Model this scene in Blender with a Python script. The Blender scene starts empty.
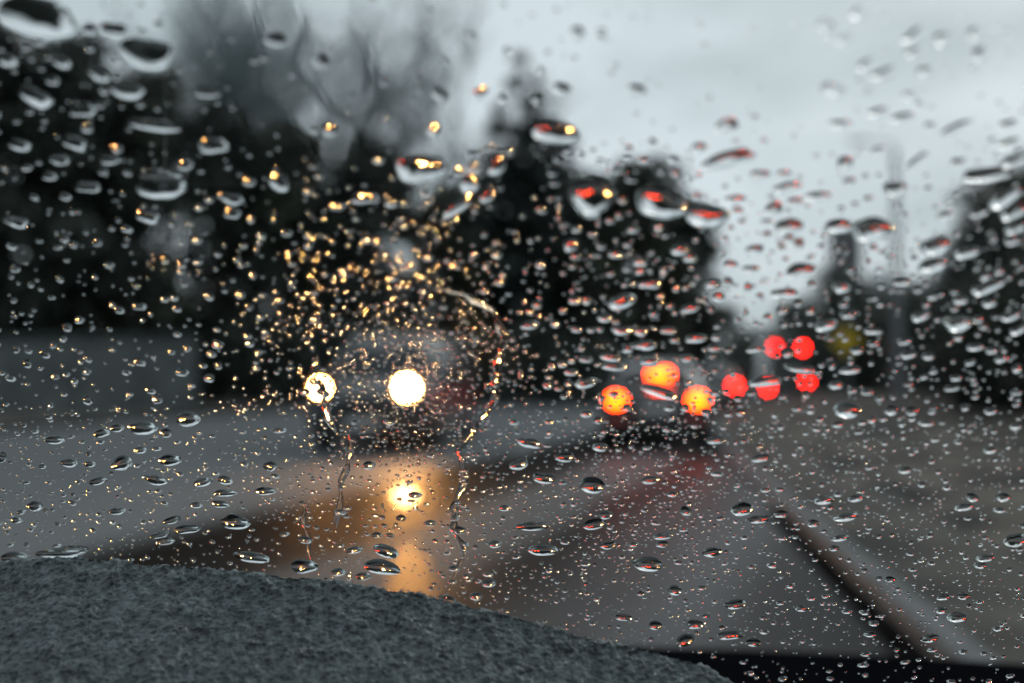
import bpy, math, random
import numpy as np
from mathutils import Vector, Matrix

random.seed(7); RS = np.random.RandomState(7)
R = math.radians
sc = bpy.context.scene
C = sc.collection
W, H, F = 1024, 683, 995.0
CAM = Vector((0.0, 0.0, 1.2))
YAW, PITCH = math.atan((640-512)/F), math.atan((375-341.5)/F)

# ---------------------------------------------------------------- camera, world, sun, exposure
cd = bpy.data.cameras.new('camera'); cam = bpy.data.objects.new('camera', cd); C.objects.link(cam)
cd.sensor_width = 36.0; cd.lens = 36.0*F/W
cam.location = CAM; cam.rotation_euler = (R(90)+PITCH, 0, YAW)
cd.clip_start = 0.01; cd.clip_end = 3000
cd.dof.use_dof = True; cd.dof.focus_distance = 0.495
cd.dof.aperture_fstop = (cd.lens/1000.0)/0.0112
cd.dof.aperture_blades = 9
sc.camera = cam
bpy.context.view_layer.update()

world = bpy.data.worlds.new('World'); sc.world = world; world.use_nodes = True
wt = world.node_tree; wt.nodes.clear()
wo = wt.nodes.new('ShaderNodeOutputWorld'); bg = wt.nodes.new('ShaderNodeBackground')
sky = wt.nodes.new('ShaderNodeTexSky'); sky.sky_type = 'NISHITA'; sky.sun_disc = False
SUN_EL, SUN_AZ = R(38), R(30)
sky.sun_elevation = SUN_EL; sky.sun_rotation = SUN_AZ; sky.dust_density = 4.0
bg.inputs['Strength'].default_value = 0.1
tc = wt.nodes.new('ShaderNodeTexCoord'); sx = wt.nodes.new('ShaderNodeSeparateXYZ')
wt.links.new(tc.outputs['Generated'], sx.inputs[0])
ns = wt.nodes.new('ShaderNodeTexNoise'); ns.inputs['Scale'].default_value = 3.4; ns.inputs['Detail'].default_value = 4
mp = wt.nodes.new('ShaderNodeMapping'); mp.inputs['Scale'].default_value = (1, 1, 2.6)
wt.links.new(tc.outputs['Generated'], mp.inputs[0]); wt.links.new(mp.outputs[0], ns.inputs['Vector'])
cr = wt.nodes.new('ShaderNodeValToRGB')      # rain cloud: pale and darker folds (radiance x10, the strength is 0.1)
cr.color_ramp.elements[0].position = 0.34; cr.color_ramp.elements[0].color = (4.7, 5.5, 5.85, 1)
cr.color_ramp.elements[1].position = 0.60; cr.color_ramp.elements[1].color = (6.8, 7.6, 8.1, 1)
wt.links.new(ns.outputs['Fac'], cr.inputs['Fac'])
mx = wt.nodes.new('ShaderNodeMixRGB'); mx.inputs['Fac'].default_value = 0.95
wt.links.new(sky.outputs[0], mx.inputs[1]); wt.links.new(cr.outputs[0], mx.inputs[2])
wt.links.new(mx.outputs[0], bg.inputs['Color']); wt.links.new(bg.outputs[0], wo.inputs['Surface'])

sd = bpy.data.lights.new('sun', 'SUN'); sd.energy = 0.5; sd.angle = R(25); sd.color = (1, .97, .93)
sun = bpy.data.objects.new('sun', sd); C.objects.link(sun)
sdir = Vector((math.sin(SUN_AZ)*math.cos(SUN_EL), math.cos(SUN_AZ)*math.cos(SUN_EL), math.sin(SUN_EL)))
sun.rotation_euler = sdir.to_track_quat('Z', 'Y').to_euler()
vs = sc.view_settings; vs.view_transform = 'Standard'; vs.look = 'None'; vs.exposure = 0.0; vs.gamma = 1.0
cy = sc.cycles
cy.max_bounces = 14; cy.transmission_bounces = 12; cy.glossy_bounces = 5; cy.diffuse_bounces = 2; cy.transparent_max_bounces = 12
cy.sample_clamp_direct = 0; cy.sample_clamp_indirect = 0; cy.blur_glossy = 0
cy.caustics_reflective = False; cy.caustics_refractive = True
cy.use_adaptive_sampling = False
cy.use_denoising = True

# ---------------------------------------------------------------- helpers
MW = cam.matrix_world.copy()
def ray(px, py):
    return (MW.to_3x3() @ Vector(((px-W/2)/F, (H/2-py)/F, -1.0)))
def at_y(px, py, Y):
    d = ray(px, py); return CAM + d*((Y-CAM.y)/d.y)
def on_ground(px, py, z=0.0):
    d = ray(px, py); return CAM + d*((z-CAM.z)/d.z)

def mat(name, col, rough=0.6, metal=0.0, spec=0.5, noise=0.0, nscale=8.0, bump=0.0, coat=0.0, rvar=0.0):
    m = bpy.data.materials.new(name); m.use_nodes = True; t = m.node_tree; b = t.nodes['Principled BSDF']
    b.inputs['Base Color'].default_value = (*col, 1); b.inputs['Roughness'].default_value = rough
    b.inputs['Metallic'].default_value = metal; b.inputs['Specular IOR Level'].default_value = spec
    b.inputs['Coat Weight'].default_value = coat
    if noise or bump or rvar:
        co = t.nodes.new('ShaderNodeTexCoord'); n = t.nodes.new('ShaderNodeTexNoise'); n.inputs['Scale'].default_value = nscale
        n.inputs['Detail'].default_value = 5; t.links.new(co.outputs['Object'], n.inputs['Vector'])
        if noise:
            r = t.nodes.new('ShaderNodeValToRGB')
            r.color_ramp.elements[0].position = .3; r.color_ramp.elements[1].position = .7
            r.color_ramp.elements[0].color = (*[c*(1-noise) for c in col], 1); r.color_ramp.elements[1].color = (*[min(1, c*(1+noise)) for c in col], 1)
            t.links.new(n.outputs['Fac'], r.inputs['Fac']); t.links.new(r.outputs[0], b.inputs['Base Color'])
        if rvar:
            q = t.nodes.new('ShaderNodeMapRange'); q.inputs[1].default_value = .3; q.inputs[2].default_value = .7
            q.inputs[3].default_value = max(.02, rough-rvar); q.inputs[4].default_value = min(1, rough+rvar)
            t.links.new(n.outputs['Fac'], q.inputs[0]); t.links.new(q.outputs[0], b.inputs['Roughness'])
        if bump:
            p = t.nodes.new('ShaderNodeBump'); p.inputs['Strength'].default_value = bump
            t.links.new(n.outputs['Fac'], p.inputs['Height']); t.links.new(p.outputs[0], b.inputs['Normal'])
    return m

def emit(name, col, s):
    m = bpy.data.materials.new(name); m.use_nodes = True; t = m.node_tree; t.nodes.clear()
    o = t.nodes.new('ShaderNodeOutputMaterial'); e = t.nodes.new('ShaderNodeEmission')
    e.inputs[0].default_value = (*col, 1); e.inputs[1].default_value = s; t.links.new(e.outputs[0], o.inputs[0])
    return m

def tag(o, label=None, cat=None, group=None, kind=None):
    if label: o['label'] = label
    if cat: o['category'] = cat
    if group: o['group'] = group
    if kind: o['kind'] = kind
    return o

def mesh_obj(name, verts, faces, m, parent=None, smooth=False):
    me = bpy.data.meshes.new(name); me.from_pydata([tuple(v) for v in verts], [], faces)
    if m: me.materials.append(m)
    if smooth: me.polygons.foreach_set('use_smooth', [True]*len(me.polygons))
    me.update()
    o = bpy.data.objects.new(name, me); C.objects.link(o)
    if parent: o.parent = parent
    return o
def empty(name, loc=(0, 0, 0), rz=0.0):
    o = bpy.data.objects.new(name, None); C.objects.link(o); o.location = loc; o.rotation_euler = (0, 0, rz)
    o.empty_display_size = .2
    return o

class MB:
    def __init__(s): s.v = []; s.f = []
    def add(s, v, f):
        k = len(s.v); s.v += [tuple(x) for x in v]; s.f += [tuple(i+k for i in q) for q in f]; return s
    def box(s, x0, x1, y0, y1, z0, z1, b=0.0):
        if b <= 0:
            v = [(x, y, z) for x in (x0, x1) for y in (y0, y1) for z in (z0, z1)]
            return s.add(v, [(0, 1, 3, 2), (4, 6, 7, 5), (0, 4, 5, 1), (2, 3, 7, 6), (0, 2, 6, 4), (1, 5, 7, 3)])
        # chamfered in plan and section
        v = []
        for z, i in ((z0, b), (z0+b, 0), (z1-b, 0), (z1, b)):
            X0, X1, Y0, Y1 = x0+i, x1-i, y0+i, y1-i
            v += [(X0+b, Y0, z), (X1-b, Y0, z), (X1, Y0+b, z), (X1, Y1-b, z), (X1-b, Y1, z), (X0+b, Y1, z), (X0, Y1-b, z), (X0, Y0+b, z)]
        f = [tuple(range(7, -1, -1)), tuple(range(24, 32))]
        for k in range(3):
            for i in range(8):
                j = (i+1) % 8; f.append((k*8+i, k*8+j, k*8+8+j, k*8+8+i))
        return s.add(v, f)
    def tube(s, pts, rad, n=6, cap=True):
        pts = [Vector(p) for p in pts]; rad = rad if hasattr(rad, '__len__') else [rad]*len(pts)
        v = []; f = []; prev = None
        for i, p in enumerate(pts):
            d = (pts[min(i+1, len(pts)-1)]-pts[max(i-1, 0)]).normalized()
            a = d.orthogonal().normalized() if prev is None else (prev-d*prev.dot(d)).normalized()
            prev = a; b = d.cross(a)
            v += [p+(a*math.cos(t)+b*math.sin(t))*rad[i] for t in [2*math.pi*k/n for k in range(n)]]
        for i in range(len(pts)-1):
            for k in range(n):
                j = (k+1) % n; f.append((i*n+k, i*n+j, i*n+n+j, i*n+n+k))
        if cap: f += [tuple(range(n-1, -1, -1)), tuple(range((len(pts)-1)*n, len(pts)*n))]
        return s.add(v, f)
    def disc(s, c, rx, rz, depth, ny, n=20):   # short lens facing +-Y, domed
        c = Vector(c); v = []; f = []
        for (k, q) in ((1, 0), (.92, .6), (.6, .9)):
            v += [c+Vector((rx*k*math.cos(t), ny*depth*q, rz*k*math.sin(t))) for t in [2*math.pi*i/n for i in range(n)]]
        for r in range(2):
            for i in range(n):
                j = (i+1) % n; f.append((r*n+i, r*n+j, r*n+n+j, r*n+n+i))
        f.append(tuple(range(2*n, 3*n))); f.append(tuple(range(n-1, -1, -1)))
        return s.add(v, f)
    def build(s, name, m, parent=None, smooth=False): return mesh_obj(name, s.v, s.f, m, parent, smooth)

# ---------------------------------------------------------------- ground, road, kerbs
def bend(y):                                   # the road curves gently to the right ahead
    return max(0.0, y-12.0)**2/260.0
def strip(name, x0, x1, z0, z1, y0, y1, m, ny=60, nx=2, kind='structure'):
    v = []; f = []
    for i in range(ny+1):
        y = y0+(y1-y0)*(i/ny)**1.6
        for k in range(nx+1):
            t = k/nx; v.append((x0+(x1-x0)*t+bend(y), y, z0+(z1-z0)*t))
    for i in range(ny):
        for k in range(nx):
            a = i*(nx+1)+k; f.append((a, a+1, a+nx+2, a+nx+1))
    o = mesh_obj(name, v, f, m); o['kind'] = kind
    return o

def road_material():
    m = bpy.data.materials.new('wet_asphalt'); m.use_nodes = True; t = m.node_tree; b = t.nodes['Principled BSDF']
    N = t.nodes.new; L = t.links.new
    co = N('ShaderNodeTexCoord'); sp = N('ShaderNodeSeparateXYZ'); L(co.outputs['Object'], sp.inputs[0])
    n1 = N('ShaderNodeTexNoise'); n1.inputs['Scale'].default_value = .55; n1.inputs['Detail'].default_value = 3
    mp = N('ShaderNodeMapping'); mp.inputs['Scale'].default_value = (1, .35, 1); L(co.outputs['Object'], mp.inputs[0]); L(mp.outputs[0], n1.inputs['Vector'])
    # q = x - 0.2 (y - 6.5) + wobble : skewed wheel tracks, with sky and tree reflections put into their colour
    a = N('ShaderNodeMath'); a.operation = 'MULTIPLY_ADD'; a.inputs[1].default_value = -.20; a.inputs[2].default_value = 1.3
    L(sp.outputs['Y'], a.inputs[0])
    b1 = N('ShaderNodeMath'); b1.operation = 'ADD'; L(a.outputs[0], b1.inputs[0]); L(sp.outputs['X'], b1.inputs[1])
    w = N('ShaderNodeMath'); w.operation = 'MULTIPLY_ADD'; w.inputs[1].default_value = .9; L(n1.outputs['Fac'], w.inputs[0]); L(b1.outputs[0], w.inputs[2])
    q = N('ShaderNodeMapRange'); q.inputs[1].default_value = -8; q.inputs[2].default_value = 4; L(w.outputs[0], q.inputs[0])
    r = N('ShaderNodeValToRGB'); r.color_ramp.interpolation = 'EASE'
    stops = [(-8, .9), (-4.1, 1.0), (-3.3, .0), (-2.4, .05), (-1.8, .75), (-1.2, .7), (-.7, .12), (-.1, .45), (.5, .75), (1.0, .30), (1.6, .15), (4, .5)]
    els = r.color_ramp.elements
    while len(els) < len(stops): els.new(.5)
    for e, (x, v) in zip(els, stops): e.position = (x+.45+8)/12; e.color = (v, v, v, 1)
    L(q.outputs[0], r.inputs['Fac'])
    n2 = N('ShaderNodeTexNoise'); n2.inputs['Scale'].default_value = 60; n2.inputs['Detail'].default_value = 4; L(co.outputs['Object'], n2.inputs['Vector'])
    cm = N('ShaderNodeMixRGB'); cm.inputs[1].default_value = (.016, .013, .011, 1); cm.inputs[2].default_value = (.19, .198, .203, 1); L(r.outputs[0], cm.inputs['Fac'])
    c2 = N('ShaderNodeMixRGB'); c2.blend_type = 'MULTIPLY'; c2.inputs['Fac'].default_value = .5; L(cm.outputs[0], c2.inputs[1]); L(n2.outputs['Fac'], c2.inputs[2])
    L(c2.outputs[0], b.inputs['Base Color'])
    rr = N('ShaderNodeMapRange'); rr.inputs[3].default_value = .5; rr.inputs[4].default_value = .68; L(r.outputs[0], rr.inputs[0]); L(rr.outputs[0], b.inputs['Roughness'])
    bp = N('ShaderNodeBump'); bp.inputs['Strength'].default_value = .25; bp.inputs['Distance'].default_value = .01; L(n2.outputs['Fac'], bp.inputs['Height']); L(bp.outputs[0], b.inputs['Normal'])
    sr = N('ShaderNodeMapRange'); sr.inputs[3].default_value = .01; sr.inputs[4].default_value = .05; L(r.outputs[0], sr.inputs[0]); L(sr.outputs[0], b.inputs['Specular IOR Level'])
    return m
M_ROAD = road_material()
M_KERB = mat('kerb_stone', (.11, .117, .12), .6, spec=.12, noise=.25, nscale=6, bump=.2)
M_PAVE = mat('wet_pavement', (.08, .074, .066), .7, spec=.04, noise=.8, nscale=1.1, bump=.15, rvar=.15)
M_GRASS = mat('wet_grass_soil', (.045, .05, .035), .7, noise=.5, nscale=2.5, bump=.5)
M_LINE = mat('road_paint', (.35, .35, .34), .4, noise=.2, nscale=5)

g = mesh_obj('ground', [(-900, -60, -.03), (900, -60, -.03), (900, 1600, -.03), (-900, 1600, -.03)], [(0, 1, 2, 3)], M_GRASS); g['kind'] = 'structure'
strip('road', -13.5, 1.22, 0, 0, -12, 420, M_ROAD, 90, 6)
strip('kerb_gutter', 1.07, 1.22, .004, .004, -12, 9, mat('wet_gutter', (.009, .008, .008), .9, spec=.0, noise=.7, nscale=2), 40, 1)
v = []; f = []
for i in range(81):
    y = -12+(312)*(i/80)**1.6; x = 1.22+bend(y)
    v += [(x, y, -.02), (x+.015, y, .075), (x+.03, y, .09), (x+.15, y, .095), (x+.16, y, -.02)]
for i in range(80):
    for k in range(4): a = i*5+k; f.append((a, a+1, a+6, a+5))
o = mesh_obj('kerb', v, f, M_KERB); o['kind'] = 'structure'
strip('pavement', 1.38, 2.3, .085, .085, -12, 300, M_PAVE, 80, 2)
strip('verge', 2.3, 60, .08, .3, -12, 300, mat('verge_soil', (.085, .072, .055), .7, spec=.03, noise=.85, nscale=.75, bump=.4, rvar=.2), 80, 3)
vm = bpy.data.materials['verge_soil'].node_tree
for n_ in vm.nodes:
    if n_.type == 'VALTORGB':
        n_.color_ramp.elements[0].position = .44; n_.color_ramp.elements[0].color = (.014, .014, .014, 1); n_.color_ramp.elements[1].position = .58; n_.color_ramp.elements[1].color = (.16, .14, .12, 1)
    if n_.type == 'TEX_NOISE': n_.inputs['Detail'].default_value = 2
for i in range(1, 12):      # centre line dashes
    y0 = 6+i*9.0
    o = strip('lane_marking', -1.98, -1.86, .004, .004, y0, y0+3.0, M_LINE, 4, 1)
for x in (-13.7,):
    strip('kerb', x-.2, x+.2, .1, .1, -12, 300, M_KERB, 60, 1)
strip('pavement', -30, -13.9, .09, .09, -12, 200, M_PAVE, 60, 2)

M_REFL = mat('reflection_patch_water', (.02, .016, .012), .32, spec=.2)  # smoother wet patches added to catch the headlights' reflection on the road
M_REFL2 = mat('dull_reflection_patch_water', (.02, .016, .012), .46, spec=.06)
def reflection_patch(px0, py0, px1, py1, m, seed):
    rs = random.Random(seed); a = on_ground((px0+px1)/2, py0); b = on_ground((px0+px1)/2, py1); c = (a+b)/2
    l = on_ground(px0, (py0+py1)/2); r_ = on_ground(px1, (py0+py1)/2); rx = (r_.x-l.x)/2; n = 40; v = []
    for i in range(n):
        t = 6.2832*i/n; k = 1+.12*math.sin(3*t+seed)+.08*math.sin(5*t+2*seed)
        lean = (a.x-b.x)/2*math.sin(t)
        v.append((c.x+rx*k*math.cos(t)+lean, c.y+(a.y-b.y)/2*k*math.sin(t), .008))
    o = mesh_obj('reflection_patch', v, [tuple(range(n))], m); o['kind'] = 'structure'
reflection_patch(393, 490, 416, 503, M_REFL, 1); reflection_patch(386, 545, 436, 640, M_REFL2, 2)
# ---------------------------------------------------------------- trees
M_BARK = mat('bark', (.05, .042, .035), .8, noise=.4, nscale=6, bump=.5)
M_BARE = mat('mist_grey_bark', (.17, .21, .22), .8, noise=.4, nscale=6, bump=.5)  # bark lifted to grey: the misty look is put into the colour
def leafmat(name, c):
    return mat(name, c, .5, noise=.55, nscale=1.3)
M_LF = [leafmat('leaves_dark', (.022, .030, .022)), leafmat('leaves_mid', (.032, .040, .025)), leafmat('leaves_grey', (.045, .052, .042)), leafmat('needles', (.016, .024, .020))]

def leaf_cloud(clumps, n, size, seed):
    rs = np.random.RandomState(seed)
    cl = np.array(clumps)                       # x y z rx rz
    wts = cl[:, 3]**2; wts /= wts.sum()
    idx = rs.choice(len(cl), n, p=wts)
    d = rs.normal(size=(n, 3)); d /= np.linalg.norm(d, axis=1)[:, None]
    r = rs.uniform(.25, 1.08, n)**.6
    p = cl[idx, :3]+d*r[:, None]*np.stack([cl[idx, 3], cl[idx, 3], cl[idx, 4]], 1)
    a = rs.normal(size=(n, 3)); a /= np.linalg.norm(a, axis=1)[:, None]
    b = np.cross(a, rs.normal(size=(n, 3))); b /= np.linalg.norm(b, axis=1)[:, None]
    s = size*rs.uniform(.5, 1.3, n)[:, None]
    v = np.stack([p-a*s, p+b*s*.55, p+a*s, p-b*s*.55], 1).reshape(-1, 3)
    f = np.arange(4*n).reshape(n, 4)
    return v, f
def quick(name, v, f, m, parent):
    me = bpy.data.meshes.new(name); n = len(v); k = f.shape[1]
    me.vertices.add(n); me.vertices.foreach_set('co', np.asarray(v, dtype=np.float32).ravel())
    me.loops.add(f.size); me.loops.foreach_set('vertex_index', f.astype(np.int32).ravel())
    me.polygons.add(len(f)); me.polygons.foreach_set('loop_start', np.arange(0, f.size, k, dtype=np.int32))
    me.polygons.foreach_set('loop_total', np.full(len(f), k, dtype=np.int32))
    me.materials.append(m); me.update(calc_edges=True); me.validate()
    o = bpy.data.objects.new(name, me); C.objects.link(o); o.parent = parent
    return o

def broadleaf(name, x, y, h, w, seed, label, m, dens=1.0, base=.12, group=None):
    rs = random.Random(seed); root = empty(name, (x, y, 0)); tag(root, label, 'tree', group)
    mb = MB(); tr = h*.022+.06
    mb.tube([(0, 0, -.1), (rs.uniform(-.1, .1), 0, h*.3), (rs.uniform(-.3, .3), .1, h*.6), (0, 0, h*.9)], [tr*1.3, tr, tr*.6, tr*.15], 8)
    cl = []
    for i in range(int(16)):
        z = h*(base+(.93-base)*(i+.5)/16); t = (z/h-base)/(1-base)
        prof = math.sin(math.pi*min(1, (t*.85+.15)))**.6 * (1-.35*t)
        for k in range(3):
            a = rs.uniform(0, 6.28); rr = w*.5*prof*rs.uniform(.25, .85)
            cr_ = w*rs.uniform(.11, .2); c = (rr*math.cos(a), rr*math.sin(a), z+rs.uniform(-.4, .4))
            cl.append((*c, cr_, cr_*.75))
            if k < 2: mb.tube([(0, 0, z*.75), (c[0]*.5, c[1]*.5, z*.9), c], [tr*.35, tr*.2, tr*.05], 5)
    v, f = leaf_cloud(cl, int(6000*dens), .10+h*.015, seed)
    mb.build('trunk', M_BARK, root); quick('crown', v, f, m, root)
    return root
def conifer(name, x, y, h, w, seed, label, m, group=None):
    rs = random.Random(seed); root = empty(name, (x, y, 0)); tag(root, label, 'tree', group)
    mb = MB(); tr = h*.016+.05
    mb.tube([(0, 0, -.1), (0, 0, h*.5), (0, 0, h*.99)], [tr, tr*.6, tr*.08], 8)
    cl = []; nt = 15
    for i in range(nt):
        t = i/(nt-1); z = h*(.08+.88*t); rad = w*.5*(1-t)**.7+.35
        nb = max(3, int(9*(1-t)+2))
        for k in range(nb):
            a = 6.283*k/nb+i*1.3+rs.uniform(-.3, .3); rr = rad*rs.uniform(.7, 1.1)
            tip = (rr*math.cos(a), rr*math.sin(a), z-rr*.28)
            mb.tube([(0, 0, z), tip], [tr*.2, .01], 4)
            for q in (.45, .85): cl.append((tip[0]*q, tip[1]*q, z-(z-tip[2])*q, rad*.24+.08, rad*.13+.1))
    v, f = leaf_cloud(cl, 9500, .12+h*.018, seed)
    mb.build('trunk', M_BARK, root); quick('crown', v, f, m, root)
    return root
def bare_tree(name, x, y, h, seed, label, group=None, spread=.42, m=None):
    rs = random.Random(seed); root = empty(name, (x, y, 0)); tag(root, label, 'tree', group)
    tb = MB(); cb = MB()
    def grow(p, d, L, r, lev):
        pts = [p]; q = Vector(p); dd = d.copy()
        for i in range(3):
            dd = (dd+Vector((rs.uniform(-.16, .16), rs.uniform(-.16, .16), .05))).normalized(); q = q+dd*L/3; pts.append(q.copy())
        (tb if lev < 2 else cb).tube(pts, [r, r*.85, r*.68, r*.5], 6 if lev < 2 else 3, cap=False)
        if lev >= 5: return
        n = 4
        for i in range(n):
            t = .35+.65*(i+rs.random())/n; k = min(2, int(t*3)); b = pts[k].lerp(pts[k+1], t*3-k)
            ax = Vector((rs.uniform(-1, 1), rs.uniform(-1, 1), rs.uniform(-.1, .5))).normalized()
            nd = (dd*(1-spread)+ax*spread*1.5).normalized()
            grow(b, nd, L*rs.uniform(.5, .72), max(.013, r*.52), lev+1)
        grow(pts[-1], dd, L*.62, r*.5, lev+1)
    grow(Vector((0, 0, -.1)), Vector((0, 0, 1)), h*.40, h*.016, 0)
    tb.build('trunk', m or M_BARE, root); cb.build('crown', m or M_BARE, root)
    return root

def place(px, d):     # world x for picture column px at distance d
    p = at_y(px, 375, d); return p.x
def top(py, d): return 1.2+(375-py)/F*d*1.0
G1 = 'dark trees along the left of the road'
broadleaf('broadleaf_tree', place(-40, 34), 34, top(-30, 34), 11, 1, 'dense dark tree at the far left edge, tallest of the leafy ones', M_LF[0], 1.3, .05, G1)
broadleaf('broadleaf_tree', place(60, 37), 37, top(-5, 37), 10, 2, 'dense dark leafy tree, second from the left edge', M_LF[0], 1.2, .05, G1)
broadleaf('broadleaf_tree', place(140, 40), 40, top(50, 40), 9, 3, 'dark leafy tree in front of the tall bare trees, third from the left', M_LF[1], 1.1, .05, G1)
broadleaf('broadleaf_tree', place(215, 42), 42, top(90, 42), 8, 4, 'dark leafy tree below the tall bare trees, left of the oncoming van', M_LF[0], 1.2, .04, G1)
broadleaf('broadleaf_tree', place(290, 44), 44, top(115, 44), 8, 5, 'dark leafy tree straight above the left headlight of the oncoming van', M_LF[1], 1.2, .04, G1)
broadleaf('broadleaf_tree', place(365, 46), 46, top(125, 46), 8, 6, 'dark leafy tree straight above the right headlight of the oncoming van', M_LF[0], 1.2, .04, G1)
broadleaf('broadleaf_tree', place(445, 50), 50, top(175, 50), 7, 7, 'low dark bushy tree just left of the pointed conifer', M_LF[1], 1.1, .03, G1)
G2 = 'tall bare trees rising behind the leafy ones'
for i, (px, d, py, lb) in enumerate([(190, 62, -60, 'tall grey bare tree, leftmost of the misty ones at the top left'), (258, 66, -90, 'tall grey bare tree, second from the left of the misty ones'),
        (328, 60, -80, 'tall grey bare tree, third from the left of the misty ones'), (392, 64, -60, 'tall grey bare tree, rightmost of the misty ones, next to the open sky')]):
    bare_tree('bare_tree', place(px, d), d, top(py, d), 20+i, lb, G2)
conifer('conifer', place(520, 52), 52, top(38, 52), 9.5, 11, 'tall dark pointed conifer standing against the sky left of centre', M_LF[3])
conifer('conifer', place(538, 54), 54, top(58, 54), 8.6, 17, 'broad dark conifer close to the right of the tall pointed one', M_LF[3])
conifer('conifer', place(482, 58), 58, top(190, 58), 5.5, 12, 'short dark conifer half hidden left of the tall pointed one', M_LF[3])
G3 = 'dark trees above the queue of cars'
broadleaf('broadleaf_tree', place(592, 50), 50, top(172, 50), 6.5, 13, 'dark leafy tree just right of the tall conifer', M_LF[0], 1.2, .03, G3)
broadleaf('broadleaf_tree', place(640, 48), 48, top(158, 48), 7, 14, 'dark leafy tree straight above the brake lights of the nearest car', M_LF[1], 1.2, .03, G3)
broadleaf('broadleaf_tree', place(684, 52), 52, top(185, 52), 5.6, 15, 'dark leafy tree at the left edge of the bright gap of sky', M_LF[0], 1.2, .03, G3)
bare_tree('bare_tree', place(650, 56), 56, top(160, 56), 31, 'thin bare treetop poking above the dark trees over the brake lights', None, .4, M_BARK)
G4 = 'trees along the right of the road'
for i, (px, d, py, w, lb, mi) in enumerate([
    (745, 120, 330, 11, 'low far tree at the foot of the bright gap of sky', 2), (795, 105, 303, 11, 'low far tree above the delivery van lights', 2),
    (840, 85, 268, 9, 'dark far tree behind the yellow road sign', 1), (905, 90, 292, 10, 'greyish far tree to the right of the lamp post', 2),
    (940, 60, 300, 8, 'dark bushy tree in front of the house on the right', 1), (985, 46, 235, 8, 'dark leafy tree near the right edge', 0),
    (1035, 34, 165, 8, 'big dark leafy tree cut by the right edge', 0), (870, 70, 318, 7, 'low dark bush like tree right beside the yellow road sign', 0),
    (1090, 28, 150, 8, 'big dark tree at the far right, only its edge in view', 1)]):
    broadleaf('broadleaf_tree', place(px, d), d, top(py, d), w, 40+i, lb, M_LF[mi], 1.2, .03, G4)
# hedge line far away closing the street
def hedge(name, x0, x1, y, h, seed, label):
    cl = []; rs = random.Random(seed); n = int(abs(x1-x0)/1.2)
    for i in range(n):
        x = x0+(x1-x0)*(i+.5)/n; hh = h*rs.uniform(.75, 1.1)
        cl += [(x-x0, rs.uniform(-.5, .5), hh*.3, 1.2, hh*.35), (x-x0, rs.uniform(-.5, .5), hh*.7, .9, hh*.3)]
    root = empty(name, (x0, y, 0)); tag(root, label, 'hedge')
    v, f = leaf_cloud(cl, n*230, .28, seed); quick('foliage', v, f, M_LF[0], root)
    
hedge('hedge', place(160, 39), place(620, 39), 39, 3.4, 61, 'dark hedge running behind the oncoming van and the nearest car')
hedge('hedge', place(690, 78), place(1100, 78), 78, 4.2, 62, 'dark hedge behind the delivery van on the right side of the road')

# ---------------------------------------------------------------- wall, house, sign, lamp post
M_CONC = mat('grey_concrete', (.085, .095, .095), .7, noise=.35, nscale=1.2, bump=.2)
wx0, wx1 = place(-160, 29), place(196, 29)
root = empty('concrete_wall', ((wx0+wx1)/2, 29, 0)); tag(root, 'long low dull grey panelled wall at the left behind the road', 'wall')
n = 6; L_ = (wx1-wx0)/n
for i in range(n):
    x = wx0-(wx0+wx1)/2+i*L_; MB().box(x+.02, x+L_-.02, -.08, .08, 0, 2.2, .02).build('panel', M_CONC, root)
    MB().box(x-.1, x+.1, -.14, .14, 0, 2.3, .02).build('post', M_CONC, root)
MB().box(wx0-(wx0+wx1)/2, wx1-(wx0+wx1)/2, -.12, .12, 2.303, 2.4, .01).build('coping', M_CONC, root)

hx0, hx1, hy = place(872, 95), place(946, 95), 95
root = empty('house', ((hx0+hx1)/2, hy, 0)); tag(root, 'pale grey house with pitched roof far off between the trees at the right', 'house')
hw = (hx1-hx0)/2; M_REN = mat('grey_render', (.26, .29, .30), .8, noise=.15, nscale=.8)
MB().box(-hw, hw, 0, 8, 0, 7.2).build('wall', M_REN, root)
rf = mesh_obj('roof', [(-hw-.4, -.4, 7.21), (hw+.4, -.4, 7.21), (hw+.4, 8.4, 7.21), (-hw-.4, 8.4, 7.21), (-hw-.4, 4, 10.4), (hw+.4, 4, 10.4)],
    [(0, 1, 5, 4), (2, 3, 4, 5), (0, 4, 3), (1, 2, 5), (3, 2, 1, 0)], mat('wet_tiles', (.10, .105, .11), .5, noise=.3, nscale=2), root)
MB().box(-hw*.5-.4, -hw*.5+.4, 3.2, 4, 9.2, 11.3, .03).build('chimney', M_REN, rf)
M_WIN = mat('dark_window_glass', (.02, .025, .03), .08)
for x in (-.6, 0, .6):
    for z in (1.2, 4.2):
        wn = MB().box(hw*x-.65, hw*x+.65, -.06, .01, z, z+1.5, .01).build('window', mat('window_frame', (.5, .5, .5), .5), root)
        MB().box(hw*x-.55, hw*x+.55, -.075, -.055, z+.1, z+1.4).build('pane', M_WIN, wn)
MB().box(-.5+hw*.3, .5+hw*.3, -.05, .01, 0, 1.05, .01).build('door', mat('door_paint', (.08, .06, .05), .5), root)

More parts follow.
